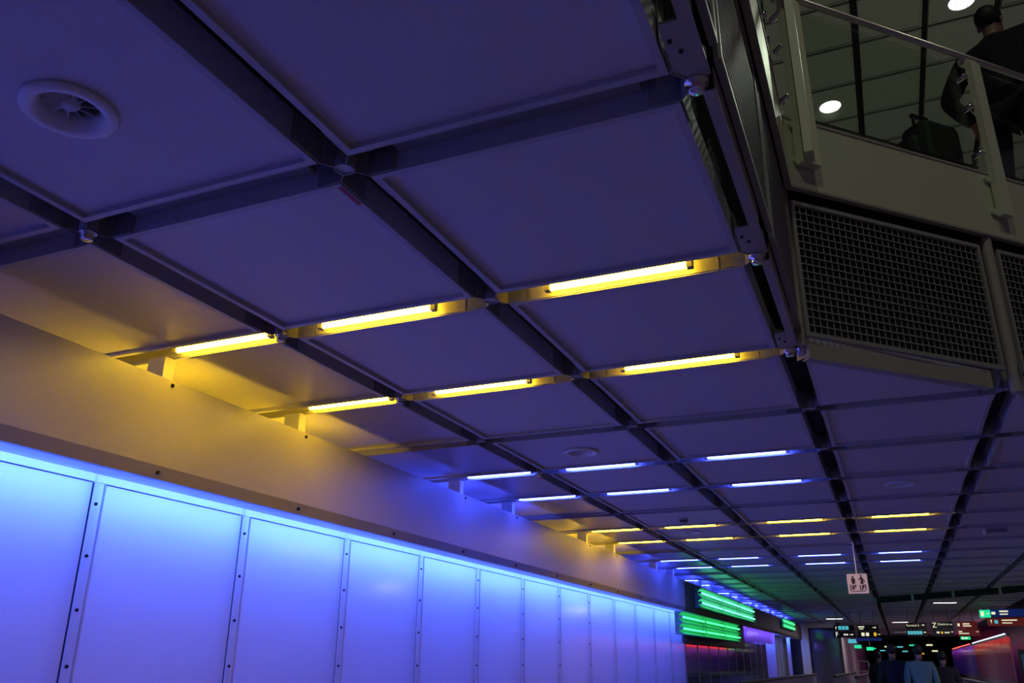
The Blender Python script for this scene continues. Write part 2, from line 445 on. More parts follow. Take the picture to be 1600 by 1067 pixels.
for li,x in enumerate(LINES[:4]):
    for k in range(ROW0+1,17):
        if li==3 and k<3: continue
        e=' with a polished cap' if (li,k) in CAPS else ''
        o=thing('ceiling_grid_connector',f'cross-shaped grid connector{e} in {LN[li]} long ceiling gap from bulkhead, {ORD[k-ROW0]} joint','connector',(x,S*k,H+.002),group='ceiling grid connectors')
        for nm,me in cparts:
            if li==2 and k<=2 and nm in ('fin','corner_plate') and sum(v.co.x for v in me.vertices)>0: continue
            if nm=='plug' and (li,k) in CAPS: continue
            link(nm,me,o)
        if (li,k) in CAPS: link('end_cap',capm,o)
# long-gap lining: one channel for each gap
for li,x in enumerate(LINES):
    y0=[-3.6,-3.6,2.5,3.6,4.8,6.0][li]
    b=MB(); b.box(x-GX+.003,y0,H+.115,x+GX-.003,58,H+.125)
    tag(b.build('gap_channel',M['dark']),f'dark channel deep in the {LN[li]} long ceiling gap from the bulkhead','channel','long gap channels')

# ------------------------------------------------------------------ vents
def vent(x,y,label):
    o=thing('air_vent',label,'vent',(x,y,H+REC-.001),group='round ceiling air vents')
    r=MB(); r.lathe([(.140,0),(.140,-.012),(.134,-.018),(.112,-.020),(.100,-.014),(.090,.002),(.084,.03),(.080,.055),(.092,.055),(.105,.0)],n=40,closed=True)
    r.build('flange',M['white'],o,smooth=True)
    c=MB(); c.lathe([(0,.002),(.020,.003),(.028,.012),(.030,.05),(0,.05)],n=20); c.build('hub',M['plain'],o,smooth=True)
    for i in range(10):
        t=2*PI*i/10; u=Vector((math.cos(t),math.sin(t),0)); v=Vector((-math.sin(t),math.cos(t),0))
        b=MB(); w=(Vector((0,0,1))*.8+v*.6).normalized()
        b.obox(Vector((0,0,.012))+u*.028,u,v,w,.054,.002,.042); b.build('blade',M['plain'],o)
    d=MB(); d.fan((0,0),.084,.054); d.fan((0,0),.084,.058,40,True); d.build('duct_plate',M['dark'],o)
    return o
vl=['round swirl air vent in the nearest panel of the second column','round swirl air vent just before the third lit tube row','round air vent in the fourth column before the yellow tubes','round air vent between the far yellow tube rows']
for (p,l) in zip(VENTS.values(),vl): vent(*p,l)
# smoke detector and a hung speaker box
o=thing('smoke_detector','small smoke detector on ceiling before the far yellow tubes','detector',(-.585,7.87,H+REC-.001))
b=MB(); b.lathe([(0,-.055),(.03,-.055),(.045,-.04),(.045,-.02),(.055,-.018),(.055,0)],n=20); b.build('body',M['holder'],o,smooth=True)
b=MB(); b.lathe([(.046,-.036),(.047,-.034),(.047,-.026),(.046,-.024)],n=20); b.build('ring',M['black'],o)
o=thing('ceiling_speaker','low rectangular box under the ceiling, fifth column from the bulkhead','box',(2.80,9.95,H+REC-.001))
b=MB(); b.box(-.13,-.10,-.075,.13,.10,0); b.build('body',M['plain'],o,bevel=.012)
b=MB(); b.box(-.11,-.104,-.06,.11,-.1,-.015); b.build('grille',M['channel'],o)

# ------------------------------------------------------------------ void edge along the third gap
for k in range(-3,2):
    y0=S*k; n=ORD[k+3]
    o=thing('ceiling_edge_beam',f'grey edge beam under the void side mesh, {n} bay from the near end','beam',(1.19,y0,H),group='void edge beams')
    b=MB(); b.box(.008,.05,.0,.046,.93,.006); b.box(.042,.05,.006,.046,.93,.08); b.build('flange',M['edge'],o)
    b=MB(); b.prism([(-.045,.93),(.046,.93),(.046,1.2-.02),(-.005,1.2-.02),(-.052,1.2-.07)],.004,.012); b.build('end_plate',M['edge'],o)
    for (x,y) in ((-.03,1.0),(-.01,1.05)): MB().tube((x,y,.004),(x,y,-.004),.006,8).build('bolt',M['screw'],o)
# wire mesh panels
def wire_panel(o,u,w,h,z0,pitch=.0405,t=.0055):
    """mesh panel standing on the run u (unit vector in plan) starting at the thing's origin"""
    u=Vector(u); nrm=Vector((u.y,-u.x,0))
    f=MB(); fw=.024
    for (a,b,c,d) in ((0,0,w,fw),(0,h-fw,w,h),(0,fw,fw,h-fw),(w-fw,fw,w,h-fw)):
        f.obox(u*a+Vector((0,0,z0+b))-nrm*.012,u,nrm,(0,0,1),c-a,.024,d-b)
    f.build('frame',M['mesh'],o)
    m=MB(); nx=int((w-2*fw)/pitch); nz=int((h-2*fw)/pitch)
    px=(w-2*fw)/nx; pz=(h-2*fw)/nz
    for i in range(1,nx): m.obox(u*(fw+i*px-t/2)+Vector((0,0,z0+fw))-nrm*.004,u,nrm,(0,0,1),t,.005,h-2*fw)
    for j in range(1,nz): m.obox(u*fw+Vector((0,0,z0+fw+j*pz-t/2))+nrm*.001,u,nrm,(0,0,1),w-2*fw,.005,t)
    m.build('wire_mesh',M['mesh'],o)
for k in range(-3,2):
    o=thing('mesh_screen',f'wire mesh panel on the straight side of the void, {ORD[k+3]} from the near end','mesh screen',(1.252,S*k+.03,H),group='void side mesh panels')
    wire_panel(o,(0,1,0),1.14,.80,.09)
R2=.70710678
for j,(t,w,lab) in enumerate(((.045,1.435,'wide dark wire mesh panel on the slanted void edge beside the near corner'),(1.625,1.45,'dark wire mesh panel on the slanted void edge past the slim pillar'),(3.2,1.45,'third wire mesh panel along the slanted void edge'))):
    x,y=dg(t,.08)
    o=thing('mesh_screen',lab,'mesh screen',(x,y,H),group='slanted void mesh panels')
    wire_panel(o,(R2,R2,0),w,.815,.062,pitch=.0435)
    # slanted edge beam below
    x,y=dg(t+.0,.085)
    o=thing('ceiling_edge_beam',f'grey angle beam below the {["first","second","third"][j]} slanted mesh panel','beam',(x,y,H),group='slanted edge beams')
    b=MB(); b.obox((0,0,-.065),(R2,R2,0),(R2,-R2,0),(0,0,1),w-.13,.006,.085); b.obox((0,0,-.065),(R2,R2,0),(-R2,R2,0),(0,0,1),w-.13,.05,.006); b.build('angle',M['edge'],o)
    b=MB(); b.obox((-.0*R2,0,-.05),(R2,R2,0),(-R2,R2,0),(0,0,1),.004,.09,.09); b.build('end_plate',M['edge'],o)
# slim posts between mesh panels
for j,(x,y,lab) in enumerate(((1.246,2.40,'slim grey post at the near corner of the void'),(*dg(1.545,.085),'slim round grey pillar between two slanted mesh panels'),(*dg(3.12,.085),'slim round grey pillar further along the slanted void edge'))):
    o=thing('ceiling_edge_post',lab,'post',(x,y,H))
    b=MB()
    if j==0: b.box(-.028,-.055,.004,.028,.03,.98)
    else: b.tube((0,0,-.065),(0,0,.93),.034,20)
    b.build('shaft',M['edge'],o,smooth=False)
    b=MB(); b.lathe([(0,-.068),(.026,-.068),(.030,-.062),(.030,-.05)] if j else [(0,-.03),(.02,-.03),(.022,-.01),(.03,0),(.03,.004)],n=20); b.build('foot_cap',M['chrome'] if j==0 else M['edge'],o,smooth=True)
# backing behind the mesh
# ------------------------------------------------------------------ gallery above the void
def run(poly_off, z0, z1, thick, m, name, label, cat, group=None): pass
FO=.125                     # fascia stands this far into the void
fc=thing('gallery_fascia','broad pale olive fascia edging the upper gallery','fascia',(0,0,0))
cx=1.30; cy=dg(0,FO); tcorner=(cx-cy[0])/.7071
c0=(cx,2.4-.7071*FO+.7071*tcorner)
b=MB(); e=dg(9,FO); e2=dg(9,FO-.03)
inner=(cx-.03,c0[1]+.0127)
b.prism([(cx,-4.5),c0,e,e2,inner,(cx-.03,-4.5)],3.90,4.345); b.build('face',M['fascia'],fc)
b=MB(); e3=dg(9,FO-.12); i3=(cx-.12,c0[1]+.05)
b.prism([(cx+.006,-4.5),(c0[0]+.006,c0[1]-.002),dg(9,FO+.006),e3,i3,(cx-.12,-4.5)],4.345,4.36); b.build('kerb',M['edge'],fc)
b=MB(); b.prism([(cx+.004,-4.5),(c0[0]+.004,c0[1]-.002),dg(9,FO+.004),e2,inner,(cx-.03,-4.5)],3.885,3.90); b.build('bottom_lip',M['edge'],fc)
gf=MB(); gf.prism([(-2.7,-4.5),(cx-.13,-4.5),(i3[0],i3[1]),e3,(6.8,110),(-2.7,110)],4.2,4.35); structure(gf.build('floor_gallery',mat('gallery_floor_stone',(.13,.13,.12),.5)))
# railing
RZ=5.255
rl=thing('railing_handrail','slim steel handrail along the upper gallery glass','handrail',(0,0,0))
b=MB(); p0=(cx+.02,-4.5,RZ); p1=(c0[0]+.02,c0[1]-.01,RZ); p2=(*dg(9,FO+.015),RZ)
b.tube(p0,p1,.021,14); b.tube(p1,p2,.021,14); b.ball(p1,.021,14,8); b.build('rail',M['rail'],rl,smooth=True)
def post(t,label,corner=False):
    x,y=dg(t,FO)
    o=thing('railing_post',label,'post',(x,y,4.0),group='railing posts')
    u=Vector((R2,R2,0)); v=Vector((R2,-R2,0))       # along the run, into the void
    def plate(u,v,off,nm,wd_=.085):
        b=MB()
        prof=[(.012,.03),(.06,.03),(.06,1.19),(.02,1.255),(-.03,1.255),(-.03,1.215),(.0,1.205),(.012,1.19)]
        n=len(prof)
        for s in (0,wd_):
            for a,z in prof: b.v.append(tuple(u*(s-wd_/2+off)+v*a+Vector((0,0,z))))
        b.f.append(tuple(range(n))); b.f.append(tuple(n+i for i in reversed(range(n))))
        for i in range(n): j=(i+1)%n; b.f.append((i,n+i,n+j,j))
        b.build(nm,M['post'],o)
    plate(u,v,0,'upright',.135 if corner else .085)
    if corner:
        plate(Vector((0,1,0)),Vector((1,0,0)),-.12,'upright',.12)
    for z in (.06,.30):
        b=MB(); b.tube(tuple(u*-.065+v*.002+Vector((0,0,z))),tuple(u*-.065+v*.02+Vector((0,0,z))),.022,14); b.obox(u*-.07+v*.002+Vector((0,0,z-.02)),u,v,(0,0,1),.075,.012,.03)
        b.build('fixing_lug',M['fascia'],o)
    for z in (.50,.86,1.10):
        cl=MB(); cl.tube(tuple(u*-.06+v*.02+Vector((0,0,z))),tuple(u*-.06+v*-.05+Vector((0,0,z))),.02,14)
        cl.tube(tuple(u*-.06+v*.015+Vector((0,0,z))),tuple(v*.02+Vector((0,0,z))),.010,8)
        cl.build('glass_clip',M['chrome'],o,smooth=True)
post(.15,'pale olive railing post at the gallery corner, made of two flats',True)
post(1.68,'pale olive railing post beside the person on the gallery')
post(3.235,'further railing post along the gallery edge')
for j,(t0,t1,lab) in enumerate(((.25,1.60,'clear glass railing pane before the dark suitcase'),(1.76,3.155,'clear glass railing pane before the standing person'))):
    x,y=dg(t0,FO-.03); o=thing('railing_glass',lab,'glass pane',(x,y,4.40),group='railing panes')
    b=MB(); b.obox((0,0,0),(R2,R2,0),(R2,-R2,0),(0,0,1),t1-t0,.012,.82); b.build('pane',M['glass'],o)
    b=MB(); b.obox((0,0,-.006),(R2,R2,0),(R2,-R2,0),(0,0,1),t1-t0,.014,.010); b.build('edge_seal',M['black'],o)
o=thing('railing_glass','clear glass railing pane along the straight gallery edge','glass pane',(cx-.03,c0[1]-1.5,4.4),group='railing panes')
b=MB(); b.box(0,0,0,.012,1.32,.82); b.build('pane',M['glass'],o)
gm=mat('green_glass_edge',(.02,.25,.16),.2,emis=None)
b=MB(); b.box(-.001,1.32,0,.013,1.326,.82); b.build('cut_edge',gm,o)
for z in (.12,.28,.46,.72):
    b=MB(); b.tube((.03,1.22,z),(-.02,1.22,z),.02,14); b.build('glass_clip',M['chrome'],o,smooth=True)

# ------------------------------------------------------------------ upper hall ceiling
UZ=12.0
up=MB(); up.box(-8,-6,UZ+.12,16,30,UZ+.4); structure(up.build('ceiling_upper',M['dark']))
ux=[-.02,1.13,2.285,3.42,4.57,5.72,6.87]; uy0=9.58; us=1.17
fm=frame_mesh(1.15-.12,us-.07,M['upceil'])
for a in range(5):
    for r in range(8):
        o=link('upper_ceiling_tile',fm); o.location=(ux[a]+.06,uy0+us*r+.035,UZ)
        b=MB(); b.box(LIP,LIP,REC,1.03-LIP,us-.07-LIP,REC+.004)
        fo=b.build('field',M['upceil'],o)
        tag(o,f'dim olive-grey panel of the high upper ceiling, {ORD[a]} column, {ORD[r]} row','ceiling panel','upper ceiling panels')
def downlight(x,y,lab,power=1800):
    o=thing('downlight',lab,'light',(x,y,UZ+REC-.003),group='upper ceiling downlights')
    b=MB(); b.lathe([(.23,0),(.23,-.012),(.205,-.016),(.20,.0)],n=32,closed=True); b.build('trim_ring',M['plain'],o,smooth=True)
    b=MB(); b.lathe([(0,-.030),(.1,-.026),(.17,-.016),(.20,0)],n=32); b.build('lens',M['lamp'],o,smooth=True)
    for q in range(-1,2):
        b=MB(); b.box(q*.09-.006,-.15,-.042,q*.09+.006,.15,-.026); b.build('louvre',M['plain'],o)
    l=bpy.data.lights.new('downlight_beam','SPOT'); l.energy=6000; l.color=(.95,1,.76); l.spot_size=2.2; l.spot_blend=.6; l.shadow_soft_size=.18
    q=bpy.data.objects.new('downlight_beam',l); col.objects.link(q); q.location=(x,y,UZ-.05); l.energy=power
downlight(1.72,13.72,'round bright downlight seen above the gallery fascia')
downlight(3.99,11.49,'round bright downlight above the standing person')
downlight(1.95,-4.2,'added unseen downlight of the upper ceiling over the near end of the void',330); downlight(5.1,-.9,'added unseen downlight of the upper ceiling further out over the void',230)  # two unseen downlights, added to light the gallery fascia from the front

exec_later=[]
# ------------------------------------------------------------------ people
def skin_mesh(name, nodes, edges, m, parent, sub=1, root=None):
    keys=list(nodes); idx={k:i for i,k in enumerate(keys)}
    me=bpy.data.meshes.new(name)
    me.from_pydata([nodes[k][0] for k in keys],[(idx[a],idx[b]) for a,b in edges],[])
    o=bpy.data.objects.new(name,me); col.objects.link(o); o.parent=parent
    me.materials.append(m)
    sk=o.modifiers.new('skin','SKIN'); sk.use_smooth_shade=True
    if not me.skin_vertices: me.skin_vertices.new()
    for k in keys:
        sv=me.skin_vertices[0].data[idx[k]]; r=nodes[k][1]
        sv.radius=r if isinstance(r,tuple) else (r,r); sv.use_root=(k==root)
    ss=o.modifiers.new('sub','SUBSURF'); ss.levels=sub; ss.render_levels=sub
    return o
def human(label, loc, rz, scale, jacket, trousers, hair, pose, bulk=1.0, extra=None):
    """faces +y in its own frame; height 1.75 before scaling"""
    o=thing('person',label,'person',loc,rz); o.scale=(scale,)*3
    N={}; E=[]
    def n(k,p,r,par=None):
        N[k]=(Vector(p),r)
        if par: E.append((par,k))
    n('pelvis',(0,0,.95),(.15,.11)); n('waist',(0,0,1.10),(.135,.10),'pelvis'); n('chest',(0,.0,1.28),(.16,.115),'waist')
    n('neck0',(0,-.01,1.44),(.075,.07),'chest'); n('neck1',(0,0,1.52),(.055,.055),'neck0')
    n('head0',(0,.015,1.59),(.068,.078),'neck1'); n('head1',(0,.01,1.66),(.078,.095),'head0'); n('head2',(0,0,1.72),(.06,.07),'head1')
    n('nose',(0,.118,1.625),.012,'head0')
    J={}
    for s,sd in ((-1,'l'),(1,'r')):
        sh,el,wr=pose[sd]
        n('sh'+sd,sh,.062,'chest'); n('el'+sd,el,.042,'sh'+sd); n('wr'+sd,wr,.028,'el'+sd)
        d=(Vector(wr)-Vector(el)).normalized(); side=d.orthogonal().normalized(); fwd=d.cross(side)
        palm=Vector(wr)+d*.075
        n('pa'+sd,tuple(palm),(.036,.018),'wr'+sd)
        for q,(off,ln) in enumerate(((-.027,.062),(-.009,.078),(.009,.084),(.027,.074))):
            a=palm+side*off+d*.03; n(f'f{q}{sd}',tuple(a),.0085,'pa'+sd); n(f'g{q}{sd}',tuple(a+d*ln*.6+fwd*.018),.008,f'f{q}{sd}'); n(f'h{q}{sd}',tuple(a+d*ln*.85+fwd*.045),.007,f'g{q}{sd}')
        th=Vector(wr)+d*.03; n('t0'+sd,tuple(th+side*.04+fwd*.01),.011,'wr'+sd); n('t1'+sd,tuple(th+side*.052+d*.045+fwd*.028),.009,'t0'+sd)
        hp,kn,an,toe=pose['leg'+sd]
        n('hip'+sd,hp,.085,'pelvis'); n('kn'+sd,kn,.058,'hip'+sd); n('an'+sd,an,.036,'kn'+sd); n('toe'+sd,toe,.03,'an'+sd)
    body=skin_mesh('body',N,E,M['skin'],o,1,'pelvis')
    k=1.0*bulk
    JN={'a':((0,0,.86),(.175*k,.135*k)),'b':((0,0,1.0),(.168*k,.13*k)),'c':((0,0,1.15),(.165*k,.13*k)),'d':((0,0,1.30),(.185*k,.14*k)),'e':((0,-.01,1.45),(.125*k,.095)),'f':((0,-.012,1.525),(.078,.078))}
    JE=[('a','b'),('b','c'),('c','d'),('d','e'),('e','f')]
    for sd in 'lr':
        sh,el,wr=[Vector(p) for p in pose[sd]]
        JN['s'+sd]=(sh,.082*k); JN['m'+sd]=(sh.lerp(el,.5),.070*k); JN['e'+sd]=(el,.062*k); JN['w'+sd]=(el.lerp(wr,.93),.045*k)
        JE+=[('d','s'+sd),('s'+sd,'m'+sd),('m'+sd,'e'+sd),('e'+sd,'w'+sd)]
    skin_mesh('jacket',JN,JE,jacket,o,2,'c')
    TN={'p':((0,0,.95),(.165,.125))}; TE=[]
    for sd in 'lr':
        hp,kn,an,toe=[Vector(p) for p in pose['leg'+sd]]
        TN['h'+sd]=(hp+Vector((0,0,-.06)),.098); TN['k'+sd]=(kn,.075); TN['a'+sd]=(an+Vector((0,0,.02)),.062)
        TE+=[('p','h'+sd),('h'+sd,'k'+sd),('k'+sd,'a'+sd)]
        b=MB(); b.ball((an.x,an.y+.06,.05),.05,12,8,(.95,2.7,1.0)); b.build('shoe',M['black'],o,smooth=True)
    skin_mesh('trousers',TN,TE,trousers,o,2,'p')
    b=MB(); b.ball((0,-.012,1.675),.1,16,12,(.88,1.03,1.0)); 
    b.v=[(x,(y if y<.03 else .03+(y-.03)*.55) - (0 if z>1.64 else 0),max(z,1.555)) for x,y,z in b.v]; b.build('hair',hair,o,smooth=True)
    for s in (-1,1): MB().ball((s*.079,.0,1.635),.03,8,6,(.3,.6,1)).build('ear',M['skin'],o,smooth=True)
    return o
walk=dict(l=((-.20,-.01,1.40),(-.255,-.06,1.13),(-.24,.06,.90)),r=((.20,-.01,1.40),(.255,-.02,1.13),(.25,-.06,.88)),
          legl=((-.09,0,.92),(-.10,.14,.52),(-.10,.10,.09),(-.10,.24,.035)),legr=((.09,0,.92),(.10,-.02,.50),(.10,-.26,.13),(.10,-.16,.035)))
lean=dict(l=((-.23,-.01,1.40),(-.37,-.05,1.14),(-.27,.10,.95)),r=((.23,-.01,1.40),(.37,-.05,1.14),(.27,.10,.95)),
          legl=((-.10,0,.92),(-.14,.03,.50),(-.15,-.02,.09),(-.16,.13,.035)),legr=((.10,0,.92),(.14,.03,.50),(.15,-.02,.09),(.16,.13,.035)))
gx,gy=dg(2.57,-.24)
human('person in a wide dark jacket standing behind the gallery railing, seen from behind',(gx,gy,4.36),-.55,1.10,M['cloth_dark'],M['cloth_trouser'],M['hair'],lean,bulk=1.12)
human('person in a long black coat walking away down the concourse',(1.39,17,0),.03,1.0,M['cloth_dark'],M['cloth_trouser'],M['hair'],walk,bulk=1.08)
human('person in a pale teal jacket walking beside the black coat',(1.85,16.6,0),-.02,.99,M['cloth_teal'],M['cloth_trouser'],M['hair'],walk,bulk=1.08)
human('person in dark clothes with long dark hair walking past the teal jacket',(2.26,16.9,0),-.05,.93,M['cloth_dark'],M['cloth_trouser'],M['hair'],walk)
human('person in dark clothes walking far ahead of the black coat',(1.0,24,0),0.0,.97,M['cloth_dark'],M['cloth_trouser'],M['hair'],walk)

# suitcase on the gallery
sx_,sy_=dg(1.57,-.17)
o=thing('suitcase','dark suitcase with a raised pull handle standing behind the gallery glass','suitcase',(sx_,sy_,4.36),PI/4)
b=MB(); b.box(-.17,-.11,.06,.17,.11,.50); b.build('shell',M['suit'],o,bevel=.05)
b=MB(); b.box(-.27,-.09,.06,-.165,.10,.36); b.build('front_pocket',M['suit'],o,bevel=.04)
for s in (-1,1): MB().tube((.10+s*.06-.06,.09,.48),(.10+s*.06-.06,.09,.66),.010,8).build('handle_rod',M['chrome'],o)
b=MB(); b.box(-.04,.075,.65,.12,.105,.68); b.build('handle_grip',M['black'],o,bevel=.01)
for s in (-1,1):
    for u in (-1,1): MB().tube((s*.15-.012,u*.09,.03),(s*.15+.012,u*.09,.03),.03,12).build('wheel',M['black'],o)

# ------------------------------------------------------------------ signs
def text(s, size, m, parent, loc, depth=.002, align='LEFT', sx=1.0):
    c=bpy.data.curves.new('t','FONT'); c.body=s; c.size=size; c.align_x=align; c.align_y='CENTER'; c.extrude=depth
    t=bpy.data.objects.new('t',c); col.objects.link(t); bpy.context.view_layer.update()
    me=bpy.data.meshes.new_from_object(t); bpy.data.objects.remove(t)
    me.materials.clear(); me.materials.append(m)
    o=bpy.data.objects.new('lettering',me); col.objects.link(o); o.parent=parent
    o.location=loc; o.rotation_euler=(PI/2,0,0); o.scale=(sx,1,1); return o
def poly_plate(pts, m, name, parent, y0=-.006, y1=-.001):
    b=MB(); n=len(pts)
    b.v=[(x,y0,z) for x,z in pts]+[(x,y1,z) for x,z in pts]
    b.f=[tuple(range(n)),tuple(n+i for i in reversed(range(n)))]+[(i,n+i,n+(i+1)%n,(i+1)%n) for i in range(n)]
    return b.build(name,m,parent)
def circ(x,z,r,n=16): return [(x+r*math.cos(2*PI*i/n),z+r*math.sin(2*PI*i/n)) for i in range(n)]
# walkway sign: two standing figures in a handrail trough
o=thing('hanging_sign','square pale sign with two standing figures, hung from ceiling by a rod','sign',(1.13,10.58,2.28))
o.rotation_euler=(0,0,.0)
b=MB(); b.box(-.128,-.001,0,.128,.03,.256); b.build('panel',M['sign_white'],o,bevel=.004)
b=MB(); b.box(-.005,.005,.256,.009,.019,H+.015-2.28); b.build('rod',M['sign_white'],o)
ink=M['sign_ink']
def bar(x0,z0,x1,z1,w):
    d=Vector((x1-x0,z1-z0)).normalized(); p=Vector((-d.y,d.x))*w/2
    return [(x0+p.x,z0+p.y),(x1+p.x,z1+p.y),(x1-p.x,z1-p.y),(x0-p.x,z0-p.y)]
pp=lambda pts: poly_plate(pts,ink,'pictogram',o)
pp(circ(-.052,.220,.012)); pp(circ(.052,.228,.012))
pp([(-.074,.202),(-.034,.202),(-.026,.176),(-.026,.140),(-.036,.140),(-.038,.122),(-.066,.122),(-.068,.150),(-.076,.150)])
pp([(.040,.212),(.062,.212),(.100,.150),(.090,.146),(.074,.172),(.074,.122),(.036,.122),(.036,.150),(.048,.170),(.040,.186),(.020,.166),(.012,.170)])
pp(bar(-.062,.110,-.062,.048,.020)); pp(bar(-.036,.112,-.044,.062,.013)); pp(bar(-.024,.112,-.026,.085,.010))
pp(bar(.030,.110,.030,.048,.014)); pp(bar(.030,.050,.052,.050,.010)); pp(bar(.062,.112,.056,.050,.016)); pp(bar(.080,.110,.066,.070,.012))
pp(bar(-.092,.120,-.092,.034,.013)); pp(bar(.094,.116,.094,.040,.013)); pp(bar(-.084,.030,.088,.030,.008))
# hanging wayfinding signs
def sign(x0,x1,z0,z1,y,label,face='sign_black',top=None):
    o=thing('wayfinding_sign',label,'sign',(x0,y,z0),group='hanging wayfinding signs')
    b=MB(); b.box(0,0,0,x1-x0,.09,z1-z0); b.build('case',M[face],o)
    for fx in (.18,.82):
        b=MB(); b.box((x1-x0)*fx-.012,.03,z1-z0,(x1-x0)*fx+.012,.055,(top or H+.018)-z0); b.build('drop_rod',M['channel'],o)
    return o
def strip(o,x0,x1,z0,z1,m,n=1,gap=.25,name='lit_mark'):
    w=(x1-x0)/n
    for i in range(n):
        b=MB(); b.box(x0+i*w,-.006,z0,x0+(i+1-gap)*w,-.001,z1); b.build(name,M[m],o)
def arrow(o,x,z,s,m='sign_lit',up=False):
    pts=[(-s,-.12*s),(.1*s,-.12*s),(.1*s,-.5*s),(s,0),(.1*s,.5*s),(.1*s,.12*s),(-s,.12*s)]
    if up: pts=[(-b,a) for a,b in pts]
    poly_plate([(x+a,z+b) for a,b in pts],M[m],'arrow',o)
SY=28.0
o=sign(-.27,.35,2.38,2.55,SY,'dark sign with three lit blue squares and an up arrow, above the F sign'); arrow(o,.07,.085,.05,up=True); strip(o,.14,.46,.03,.14,'sign_cyan',3,.15)
o=sign(-.29,.35,2.18,2.36,SY,'dark sign with a large pale letter F below the three blue squares',top=2.38); text('F',.2,M['sign_lit'],o,(.05,-.004,.085)); strip(o,.30,.44,.06,.11,'sign_lit',2); arrow(o,.53,.085,.06)
o=sign(.43,1.06,2.38,2.55,SY,'dark sign with two short pale lines and a curled arrow'); strip(o,.03,.27,.095,.13,'sign_lit'); strip(o,.05,.22,.04,.065,'sign_lit'); arrow(o,.50,.09,.06)
o=sign(.43,1.08,2.18,2.36,SY,'dark sign with pale squares and one yellow square',top=2.38); strip(o,.10,.36,.04,.14,'sign_lit',2,.3); strip(o,.46,.56,.04,.14,'sign_yellow'); arrow(o,.61,.09,.04)
o=sign(.35,1.10,2.08,2.16,SY,'slim bluish bar under the sign with the yellow square','sign_blue',top=2.18)
o=sign(1.82,2.42,2.42,2.60,SY,'black sign reading Terminal 2 with a pale arrow'); text('Terminal 2',.085,M['sign_lit'],o,(.02,-.004,.10)); arrow(o,.50,.11,.05)
o=sign(1.83,2.42,2.21,2.40,SY,'dark sign with a row of five lit cyan squares',top=2.42); strip(o,.03,.45,.05,.15,'sign_cyan',5,.12); arrow(o,.51,.11,.05)
o=sign(2.53,3.14,2.42,2.62,SY,'dark sign with a large pale letter Z and Check-in'); text('Z',.2,M['sign_lit'],o,(.04,-.004,.10)); text('Check-in',.085,M['sign_lit'],o,(.19,-.004,.13)); arrow(o,.56,.12,.04)
o=sign(2.53,3.14,2.21,2.40,SY,'dark sign with small pale rings under the letter Z',top=2.42); strip(o,.14,.24,.08,.13,'sign_lit'); strip(o,.26,.33,.07,.13,'sign_yellow'); strip(o,.36,.5,.08,.12,'sign_lit',2); arrow(o,.56,.12,.04)
o=sign(3.24,3.80,2.42,2.62,SY,'dark reddish sign right of the letter Z','sign_red'); strip(o,.03,.11,.07,.15,'sign_lit'); strip(o,.17,.42,.12,.15,'sign_lit'); strip(o,.17,.47,.06,.09,'sign_lit')
o=sign(3.24,3.84,2.21,2.40,SY,'dark red sign below another red sign','sign_red',top=2.42); strip(o,.03,.16,.11,.14,'sign_lit'); strip(o,.03,.40,.06,.085,'sign_lit'); arrow(o,.53,.12,.04)
o=sign(3.30,3.56,2.11,2.19,SY,'small green lit exit sign under the red signs','sign_green',top=2.21); strip(o,.03,.2,.015,.065,'sign_lit',2,.3)
o=sign(3.72,3.98,2.62,2.82,25.5,'green lit exit sign beside the blue sign','sign_green'); strip(o,.03,.12,.04,.16,'sign_lit'); arrow(o,.19,.10,.04)
o=sign(3.92,5.1,2.66,2.86,26,'broad dark blue sign with a car symbol','sign_blue'); arrow(o,.06,.10,.05,up=True); strip(o,.13,.26,.06,.13,'sign_lit'); strip(o,.33,.62,.12,.16,'sign_lit'); strip(o,.33,.60,.05,.08,'sign_lit')
o=sign(3.92,5.1,2.42,2.63,26,'broad dark red sign below the blue sign','sign_red',top=2.66); arrow(o,.09,.12,.05,up=True); strip(o,.17,.28,.06,.15,'sign_cyan'); strip(o,.35,.85,.13,.16,'sign_lit'); strip(o,.35,.68,.06,.085,'sign_lit')

# ------------------------------------------------------------------ green zigzag luminaires on the left wall
def zig(name,label,xb,x1,zt,zb,y0,y1,key,segs):
    o=thing('zigzag_wall_lamp',label,'light',(0,0,0))
    h=zt-zb
    xv=xb+.015
    prof=[(xb,zt),(x1,zt),(xv,zt-.25*h),(x1,zt-.5*h),(xv,zt-.75*h),(x1,zb),(xb,zb)]
    # two ridges towards the hall; the tubes lie above each ridge
    b=MB(); b.extr(prof,y0,y1); b.build('reflector',M['zig'],o)
    w=(y1-y0)/segs
    for zz in (zt-.25*h,zt-.75*h):
        for i in range(segs):
            t=MB(); t.tube((x1-.035,y0+i*w+.05,zz),(x1-.035,y0+(i+1)*w-.05,zz),.020,12); t.build('tube',M[key],o)
            for e in (y0+i*w+.02,y0+(i+1)*w-.05):
                c=MB(); c.box(xb+.02,e,zz-.02,x1-.02,e+.03,zz+.02); c.build('lamp_holder',M['holder'],o)
    return o
zig('zig','upper sea-green zigzag tube luminaire on the dark bulkhead',BX+.003,BX+.15,2.74,2.38,14.75,21.7,'t_gu',3)
zig('zig','lower green zigzag tube luminaire under the dark bulkhead',-2.04,-1.885,2.255,1.87,13.5,19.8,'t_gl',3)
zig('zig','small far green zigzag luminaire near the end of the dark bulkhead',BX+.003,BX+.12,2.80,2.50,28.3,32.0,'t_gl',1)
b=MB(); b.box(-2.28,15.1,1.76,-2.22,22.4,2.33); structure(b.build('trim_4',M['bulk_dark']))
o=thing('violet_glass_band','violet lit panel band past the lower green luminaire','wall panel',(-2.16,22.45,1.97))
